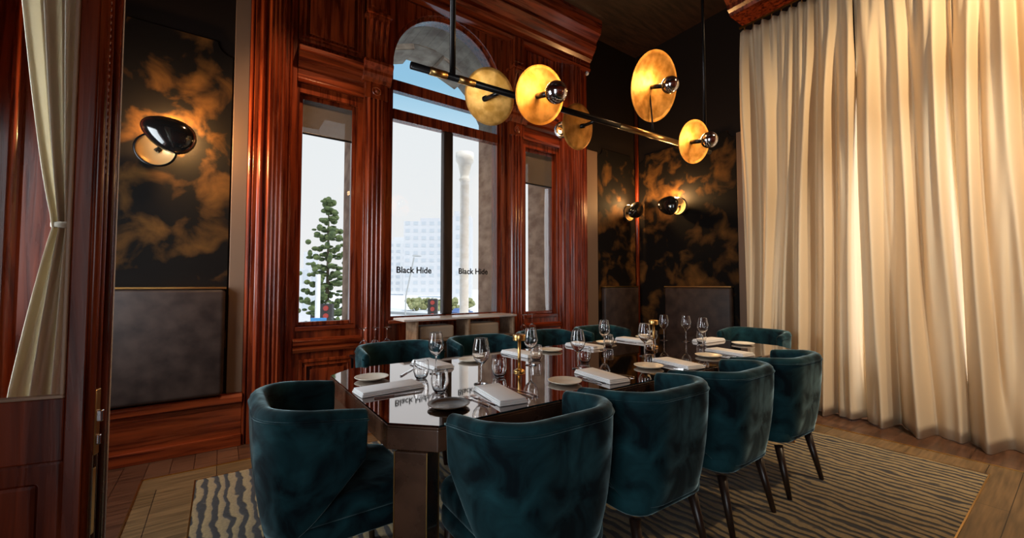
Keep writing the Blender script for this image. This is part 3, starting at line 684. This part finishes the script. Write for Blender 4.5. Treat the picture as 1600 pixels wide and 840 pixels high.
for k, (x, y) in enumerate(((2.72, 3.62), (2.84, 3.62))):
    put(up, x, y, 0, 'upturned wine glass on the side table right of the console, %s of two' % ['left', 'right'][k], 'glass', 'upturned wine glasses', .70)

# ------------------------------------------------------------------ chandelier
AX = Vector((.774, 2.0, 2.397)); BX = Vector((3.46, 1.89, 2.42))
dv = (BX-AX).normalized()
chd = empty('chandelier', AX, label='long black bar chandelier hung over the table with brass discs', cat='chandelier')
def LC(p): return Vector(p)-AX
MB().tube([LC(AX), LC(BX)], .019, 18).build('bar', BLACKM, chd, smooth=True)
def at(t): return AX+dv*t
for s0, s1 in ((.10, .20), (.27, .37), (1.55, 2.3)): MB().tube([LC(at(s0)), LC(at(s1))], .0212, 18).build('brass_sleeve', BRASS, chd, smooth=True)
for xr in (.235, 2.62):
    p = at(xr); MB().tube([LC(p), LC((p.x, p.y, ZC-.03))], .013 if xr > 1 else .017, 14).build('drop_rod', BLACKM, chd, smooth=True)
    MB().lathe([(.06, ZC-.035), (.06, ZC)], 28, Matrix.Translation((LC((p.x, p.y, 0)).x, LC((p.x, p.y, 0)).y, -AX.z))).build('ceiling_rose', BLACKM, chd, smooth=False)
def disc(c, nrm, rad, bulb_l, anchor, power):
    c = Vector(c); nrm = Vector(nrm).normalized(); q = nrm.to_track_quat('Z', 'Y').to_matrix().to_4x4()
    M = Matrix.Translation(LC(c)) @ q
    n = 9; pr = []
    for k in range(n+1):
        r_ = rad*(k/n) if k else .004; pr.append((r_, .030*(k/n)**2))
    pr += [(rad, .033)]
    for k in range(n, -1, -1):
        r_ = rad*(k/n)-.001 if k else .003; pr.append((max(.003, r_), .030*(k/n)**2-.003))
    # dish curves toward its bulb
    dk = MB().lathe(pr, 48, M, cap=False).build('brass_disc', GOLDDISC, chd, smooth=True)
    MB().tube([M @ Vector((0, 0, -.03)), M @ Vector((0, 0, bulb_l-.055))], .017, 16).build('lamp_holder', BLACKM, dk, smooth=True)
    bc = M @ Vector((0, 0, bulb_l)); rb = .062
    def cap_(a0, a1, nn=14):
        return [(max(.001, rb*math.sin(a0+(a1-a0)*k/nn)), bulb_l-rb*math.cos(a0+(a1-a0)*k/nn)) for k in range(nn+1)]
    gb = MB().lathe(cap_(.05, PI*.52), 32, M, cap=False).build('bulb', GLASSB, dk, smooth=True)
    MB().lathe(cap_(PI*.52, PI-.02), 32, M, cap=False).build('mirror_cap', CHROME, gb, smooth=True)
    MB().tube([LC(anchor), LC(c)-nrm*.02], .006 if (Vector(anchor)-c).length > .2 else .012, 10).build('arm', BLACKM, dk, smooth=True)
    lp = point('bulb_light', (0, 0, 0), power, WARM, .035); lp.parent = chd; lp.location = M @ Vector((0, 0, bulb_l-rb*1.15)) + Vector((0, 0, .035))
    return dk
GLASSB = thin_glass('bulb_glass', (1, .93, .82))
view = lambda c: (Vector((0, 0, 1.26))-Vector(c)).normalized()
rt = Vector((math.sin(HEAD), -math.cos(HEAD), 0)); fwdh = Vector((math.cos(HEAD), math.sin(HEAD), 0))
def nrm(c, side, s, up=.0):
    """disc normal: s = sine of the angle between the sight line and the normal, side=+1 to the right"""
    v = view(c); l = rt-v*rt.dot(v); l.normalize(); k = math.sqrt(1-s*s); return v*k+l*(s*side)+Vector((0, 0, up))
def away(c, side, s, up=0):
    v = view(c); l = rt-v*rt.dot(v); l.normalize(); return -v*math.sqrt(1-s*s)+l*(s*side)+Vector((0, 0, up))
D1, D2, D3, D4, D5 = [Vector(p) for p in ((1.333, 2.16, 2.434), (1.511, 1.87, 2.385), (2.12, 2.12, 2.42), (2.657, 1.90, 2.776), (3.087, 1.84, 2.419))]
def nb(c): t = (c-AX).dot(dv); return at(t)
disc(D1, away(D1, 1, .50, .18), .174, .17, nb(D1), 1.4)
disc(D2, nrm(D2, 1, .50, .10), .166, .20, nb(D2), 2.6)
disc(D3, away(D3, -1, .74, -.14), .166, .185, nb(D3), 2.2)
disc(D4, nrm(D4, 1, .74, .10), .255, .17, at(1.93), 3.2)
disc(D5, nrm(D5, 1, .74, .10), .172, .17, nb(D5), 2.2)

# ------------------------------------------------------------------ wall sconces
def sconce(loc, rz, shade_off, shade_r, roll, dish_off, label, power, lamp_off):
    """local y points into the room (negative side), z up; loc on the wall"""
    r = empty('wall_sconce', loc, rz, label, 'wall lamp', 'black wall sconces')
    Mx = Matrix.Rotation(roll, 4, 'Y')
    a, c = shade_r
    # shade: an egg-shaped shell open toward the wall
    b = bmesh.new(); n, m = 40, 12; rings = []
    for layer, sc in ((0, 1.0), (1, .95)):
        rr = []
        for j in range(m+1):
            t = PI/2*j/m
            rr.append([b.verts.new(Mx @ Vector((a*sc*math.cos(2*PI*k/n)*math.cos(t)*(1-.10*math.cos(2*PI*k/n)), -.085*sc*math.sin(t), c*sc*math.sin(2*PI*k/n)*math.cos(t)*(1+.14*math.cos(2*PI*k/n))))+Vector(shade_off)) for k in range(n)] if j < m else [b.verts.new(Vector((0, -.085*sc, 0))+Vector(shade_off))])
        for p, q in zip(rr, rr[1:]):
            for k in range(n):
                if len(q) > 1: b.faces.new((p[k], p[(k+1) % n], q[(k+1) % n], q[k]))
                else: b.faces.new((p[k], p[(k+1) % n], q[0]))
        rings.append(rr[0])
    for k in range(n): b.faces.new((rings[0][k], rings[0][(k+1) % n], rings[1][(k+1) % n], rings[1][k]))
    mb = MB(); mb.bm.free(); mb.bm = b
    mb.build('shade', BLACKG, r, smooth=True)
    d = Vector(dish_off); Md = Matrix.Translation(d) @ Matrix.Rotation(PI/2, 4, 'X')
    ds = MB().lathe([(.002, -.035), (.06, -.03), (.10, -.008), (.118, .018), (.112, .02), (.095, -.003), (.058, -.023), (.002, -.028)], 36, Md, cap=False).build('reflector_dish', [GLOWDISH], r, smooth=True)
    MB().lathe([(.110, .008), (.122, .012), (.122, .024), (.110, .024)], 36, Md, cap=False).build('dish_rim', BLACKM, ds, smooth=True)
    MB().tube([(0, 0, 0), d+Vector((0, .02, 0))], .018, 12).tube([d+Vector((0, .02, 0)), Vector(shade_off)+Vector((0, -.08, 0))], .008, 10).lathe([(.05, 0), (.05, .02)], 24, Matrix.Rotation(PI/2, 4, 'X')).build('mount', BLACKM, r)
    lp = point('sconce_light', (0, 0, 0), power, (1.0, .55, .20), .015); lp.parent = r; lp.location = lamp_off
    return r
sconce((-.325, YF-.012, 2.33), 0, (0, -.10, .02), (.165, .125), R(22), (-.085, -.07, -.10), 'large black egg-shaped wall sconce on the left, glowing on dark plaster', 62, (.02, -.07, .05))
sconce((4.86, YF-.012, 2.35), 0, (.05, -.13, .0), (.165, .115), R(-25), (-.07, -.09, -.05), 'black wall sconce nearer the room corner beside the far pilaster', 26, (-.05, -.12, .11))
sconce((XR-.012, 3.28, 2.35), -PI/2, (-.03, -.13, .0), (.165, .130), R(15), (.10, -.09, -.03), 'black wall sconce nearer the long cream curtains', 40, (.08, -.12, .11))
# small white sensor at the top of the far pilaster
tag(MB().ellipsoid((0, 0, 0), (.022, .03, .028)).build('sensor', mat('white_plastic', (.7, .68, .64), .4), smooth=True, loc=(4.0, YF-.07, 4.14)), 'tiny white sensor high on the far pilaster', 'sensor')

# ------------------------------------------------------------------ outside
GZ = -4.3
def OUT(px, d):        # ground position seen at picture column px, d metres ahead
    f = fwdh*d+rt*((px-800)/640*d); return f.x, f.y
ROAD = noise_mat('pale_road', (.62, .62, .62), (.72, .72, .71), (.3, .3, .3), (.8, .9)); PAVE = mat('pale_paving', (.85, .84, .82), .9)
g = MB().box(-120, 260, 4.8, 420, GZ-.3, GZ).build('ground_street', PAVE); struct(g); g.name = 'floor_outside'
def strip(p0, p1, wd, z, h, m_, name):
    a, c = Vector((*p0, 0)), Vector((*p1, 0)); d = (c-a).normalized(); n_ = Vector((-d.y, d.x, 0))*wd/2
    poly = [(v.x, v.y) for v in (a-n_, c-n_, c+n_, a+n_)]
    return MB().prism(poly, z, z+h, FZ).build(name, m_)
struct(strip(OUT(560, 95), OUT(760, 55), 16, GZ, .02, ROAD, 'floor_road'))
GREYL = mat('grey_line', (.40, .41, .40), .8)
for k, (a, c, wd, hh) in enumerate([((590, 62), (700, 46), .5, .5), ((600, 80), (760, 66), .6, .5), ((600, 46), (690, 34), .35, .3)]):
    tag(strip(OUT(*a), OUT(*c), wd, GZ, hh, GREYL, 'road_barrier'), ['low grey barrier along the street', 'farther low grey barrier along the street', 'nearest low grey kerb barrier outside'][k], 'barrier')
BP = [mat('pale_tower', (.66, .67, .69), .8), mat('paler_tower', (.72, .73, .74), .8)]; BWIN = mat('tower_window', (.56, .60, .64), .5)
def tower(px, d, wd, h, m_, label):
    x, y = OUT(px, d); r = empty('tower_block', (x, y, GZ), HEAD-PI/2, label, 'building')
    MB().box(-wd/2, wd/2, 0, wd*.8, 0, h).box(-wd*.2, wd*.2, wd*.2, wd*.5, h, h+2.5).build('wall', m_, r)
    b = MB(); nf = int(h/4); nw = max(3, int(wd/4))
    for i in range(nf):
        for j in range(nw):
            xx = -wd/2+wd*(j+.5)/nw; b.box(xx-wd/nw*.28, xx+wd/nw*.28, -.1, .02, 2+i*4, 3.8+i*4)
    b.build('windows', BWIN, r)
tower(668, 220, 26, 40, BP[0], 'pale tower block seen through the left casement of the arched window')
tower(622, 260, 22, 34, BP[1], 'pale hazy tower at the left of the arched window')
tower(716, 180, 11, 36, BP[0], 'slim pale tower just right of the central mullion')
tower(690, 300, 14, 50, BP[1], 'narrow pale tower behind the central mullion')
tower(478, 60, 4, 8, BP[0], 'small pale grey building through the left window')
LEAF = noise_mat('dark_green_needles', (.045, .075, .025), (.12, .16, .05), (5, 5, 5), (.7, .9)); BARK = mat('bark', (.12, .09, .06), .9)
HEDGE = noise_mat('olive_foliage', (.16, .18, .07), (.34, .34, .16), (2, 2, 2), (.7, .9))
def pine(px, d, label):
    x, y = OUT(px, d); r = empty('pine_tree', (x, y, GZ), 0, label, 'tree'); H = 10.2
    MB().tube([(0, 0, 0), (0, 0, H)], [.16, .02], 10).build('trunk', BARK, r)
    b = MB(); rr = random.Random(5); z = 2.6
    while z < H:
        L_ = 2.1*(1-(z-2.6)/(H-2.4))**.8+.12; n_ = 6
        a0 = rr.uniform(0, 6)
        for k in range(n_):
            a = a0+2*PI*k/n_+rr.uniform(-.2, .2); l_ = L_*rr.uniform(.55, 1.1); m_ = max(2, int(l_/.28))
            for q in range(m_):
                t = (q+.9)/m_; p = (math.cos(a)*l_*t+rr.uniform(-.08,.08), math.sin(a)*l_*t, z+.35*t*t*l_*.5-.08+rr.uniform(-.15,.15))
                b.ellipsoid(p, (rr.uniform(.12, .24), rr.uniform(.12, .24), rr.uniform(.06, .20)), n=6, m=4)
        z += .50
    b.build('foliage', LEAF, r)
pine(512, 22, 'tall dark green pine seen through the left window')
for k, (px, d, s_) in enumerate([(646, 88, 2.5), (664, 92, 2.3), (682, 88, 2.5), (707, 90, 2.3), (730, 92, 2.1)]):
    x, y = OUT(px, d); b = MB(); rr = random.Random(k)
    for q in range(26): b.ellipsoid((rr.uniform(-1.1, 1.1)*s_*.5, rr.uniform(-1, 1), 1.2+rr.uniform(-.7, 1.2)), (.6, .6, .5), n=8, m=5)
    rt_ = empty('street_bush', (x, y, GZ), 0, ['leftmost round street bush beyond the road', 'second street bush beyond the road', 'third street bush, just left of the central mullion', 'street bush just right of the central mullion', 'rightmost street bush, beside the stone column'][k], 'bush', 'street bushes')
    b.build('foliage', HEDGE, rt_); MB().tube([(0, 0, 0), (0, 0, 1)], .12, 8).build('stem', BARK, rt_)
DK = mat('traffic_light_black', (.03, .025, .025), .5); REDL = mat('red_lens', (.35, .04, .03), .3); PALE = mat('pale_pole', (.55, .56, .55), .5)
def traffic(px, d, z, label):
    x, y = OUT(px, d); r = empty('traffic_light', (x, y, GZ), HEAD-PI/2, label, 'traffic light')
    MB().tube([(0, 0, 0), (0, 0, z-GZ+1.2)], .06, 10).build('pole', PALE, r)
    hd = MB().box(-.28, .28, -.2, .1, z-GZ, z-GZ+1.15).build('head', DK, r, bevel=.04)
    for k in range(3): MB().lathe([(.13, 0), (.12, .05), (.02, .06)], 16, Matrix.Translation((0, -.2, z-GZ+.2+k*.37)) @ Matrix.Rotation(PI/2, 4, 'X')).build('lens', REDL, hd)
traffic(677, 24, -.25-.45, 'traffic light on a pale pole left of the central mullion')
traffic(495, 26, -.2-.9, 'traffic light below the pine in the left window')
traffic(513, 20, -.3-.5, 'smaller traffic light at the right edge of the left window')
x, y = OUT(633, 40); lp_ = empty('street_lamp', (x, y, GZ), 0, 'thin grey street lamp post outside the arched window', 'street lamp')
MB().tube([(0, 0, 0), (.1, 0, 4.5), (.9, 0, 8.3)], .07, 8).build('pole', GREYL, lp_); MB().ellipsoid((1.2, 0, 8.45), (.5, .15, .08)).build('lamp_head', GREYL, lp_)
x, y = OUT(497, 17); wp = MB().tube([(0, 0, 0), (0, 0, 6.0)], .10, 12).build('white_pole', mat('white_paint', (.8, .8, .8), .5), loc=(x, y, GZ)); tag(wp, 'thick white pole in front of the pine', 'pole')
x, y = OUT(499, 15); sg = empty('blue_sign', (x, y, GZ), HEAD-PI/2+R(8), 'small blue sign board low in the left window', 'sign')
MB().box(-.27, .27, -.03, .03, 4.10, 4.36).build('board', mat('blue_board', (.05, .25, .55), .5), sg, bevel=.01); MB().tube([(0, .05, 0), (0, .05, 4.3)], .03, 8).build('post', PALE, sg)
def car(px, d, rz, col, label):
    x, y = OUT(px, d); r = empty('car', (x, y, GZ), rz, label, 'car', 'cars on the street'); bm_ = mat('car_paint', col, .3)
    MB().prism([(-2.1, .35), (2.1, .35), (2.15, .75), (1.3, .9), (.7, 1.4), (-1.1, 1.42), (-1.8, .95), (-2.15, .85)], -.85, .85, lambda u, v, a: (u, a, v)).build('body', bm_, r, bevel=.08, seg=3)
    MB().prism([(1.15, .92), (.62, 1.33), (-1.02, 1.35), (-1.6, .96)], -.87, .87, lambda u, v, a: (u, a, v)).build('side_windows', DK, r)
    for sx in (-1.3, 1.3):
        for sy in (-.8, .8): MB().lathe([(.1, -.1), (.33, -.1), (.33, .1), (.1, .1)], 20, Matrix.Translation((sx, sy, .33)) @ Matrix.Rotation(PI/2, 4, 'X')).build('wheel', DK, r)
car(716, 60, R(20), (.75, .28, .05), 'orange car right of the central mullion')
car(722, 74, R(20), (.10, .16, .35), 'dark blue car behind the orange one')
car(606, 50, R(-40), (.12, .11, .12), 'dark car at the left edge of the arched window')
def pedestrian(px, d, rz, coat, label):
    x, y = OUT(px, d); r = empty('person', (x, y, GZ), rz, label, 'person')
    me = bpy.data.meshes.new('body'); V = [(0,0,.95),(0,0,1.2),(0,0,1.45),(0,0,1.56),(0,0,1.70),(.17,0,1.42),(.24,.03,1.15),(.24,.12,.92),(-.17,0,1.42),(-.24,-.03,1.15),(-.24,.02,.90),(.09,0,.88),(.10,.10,.5),(.10,.02,.05),(.10,.15,.03),(-.09,0,.88),(-.10,-.08,.5),(-.10,-.22,.08),(-.10,-.10,.03)]
    E_ = [(0,1),(1,2),(2,3),(3,4),(2,5),(5,6),(6,7),(2,8),(8,9),(9,10),(0,11),(11,12),(12,13),(13,14),(0,15),(15,16),(16,17),(17,18)]
    me.from_pydata(V, E_, []); o = bpy.data.objects.new('body', me); COL.objects.link(o); o.parent = r; me.materials.append(coat)
    sk = o.modifiers.new('skin', 'SKIN'); rad = [.15,.15,.16,.06,.10,.07,.05,.035,.07,.05,.035,.09,.065,.045,.04,.09,.065,.045,.04]
    for i_, q in enumerate(me.skin_vertices[0].data): q.radius = (rad[i_], rad[i_]*.85); q.use_root = (i_ == 0)
    o.modifiers.new('sub', 'SUBSURF').render_levels = 1
DC = mat('dark_coat', (.03, .02, .03), .8); RC = mat('maroon_coat', (.25, .04, .05), .8)
pedestrian(653, 30, .4, DC, 'person in dark clothes walking on the pavement, left of a pair')
pedestrian(646, 33, .2, DC, 'smaller distant person in dark clothes walking beside another')
pedestrian(632, 34, 1.2, DC, 'person in dark clothes standing near the street lamp')
pedestrian(627, 23, .9, RC, 'person in a maroon coat walking at the near edge of the street')
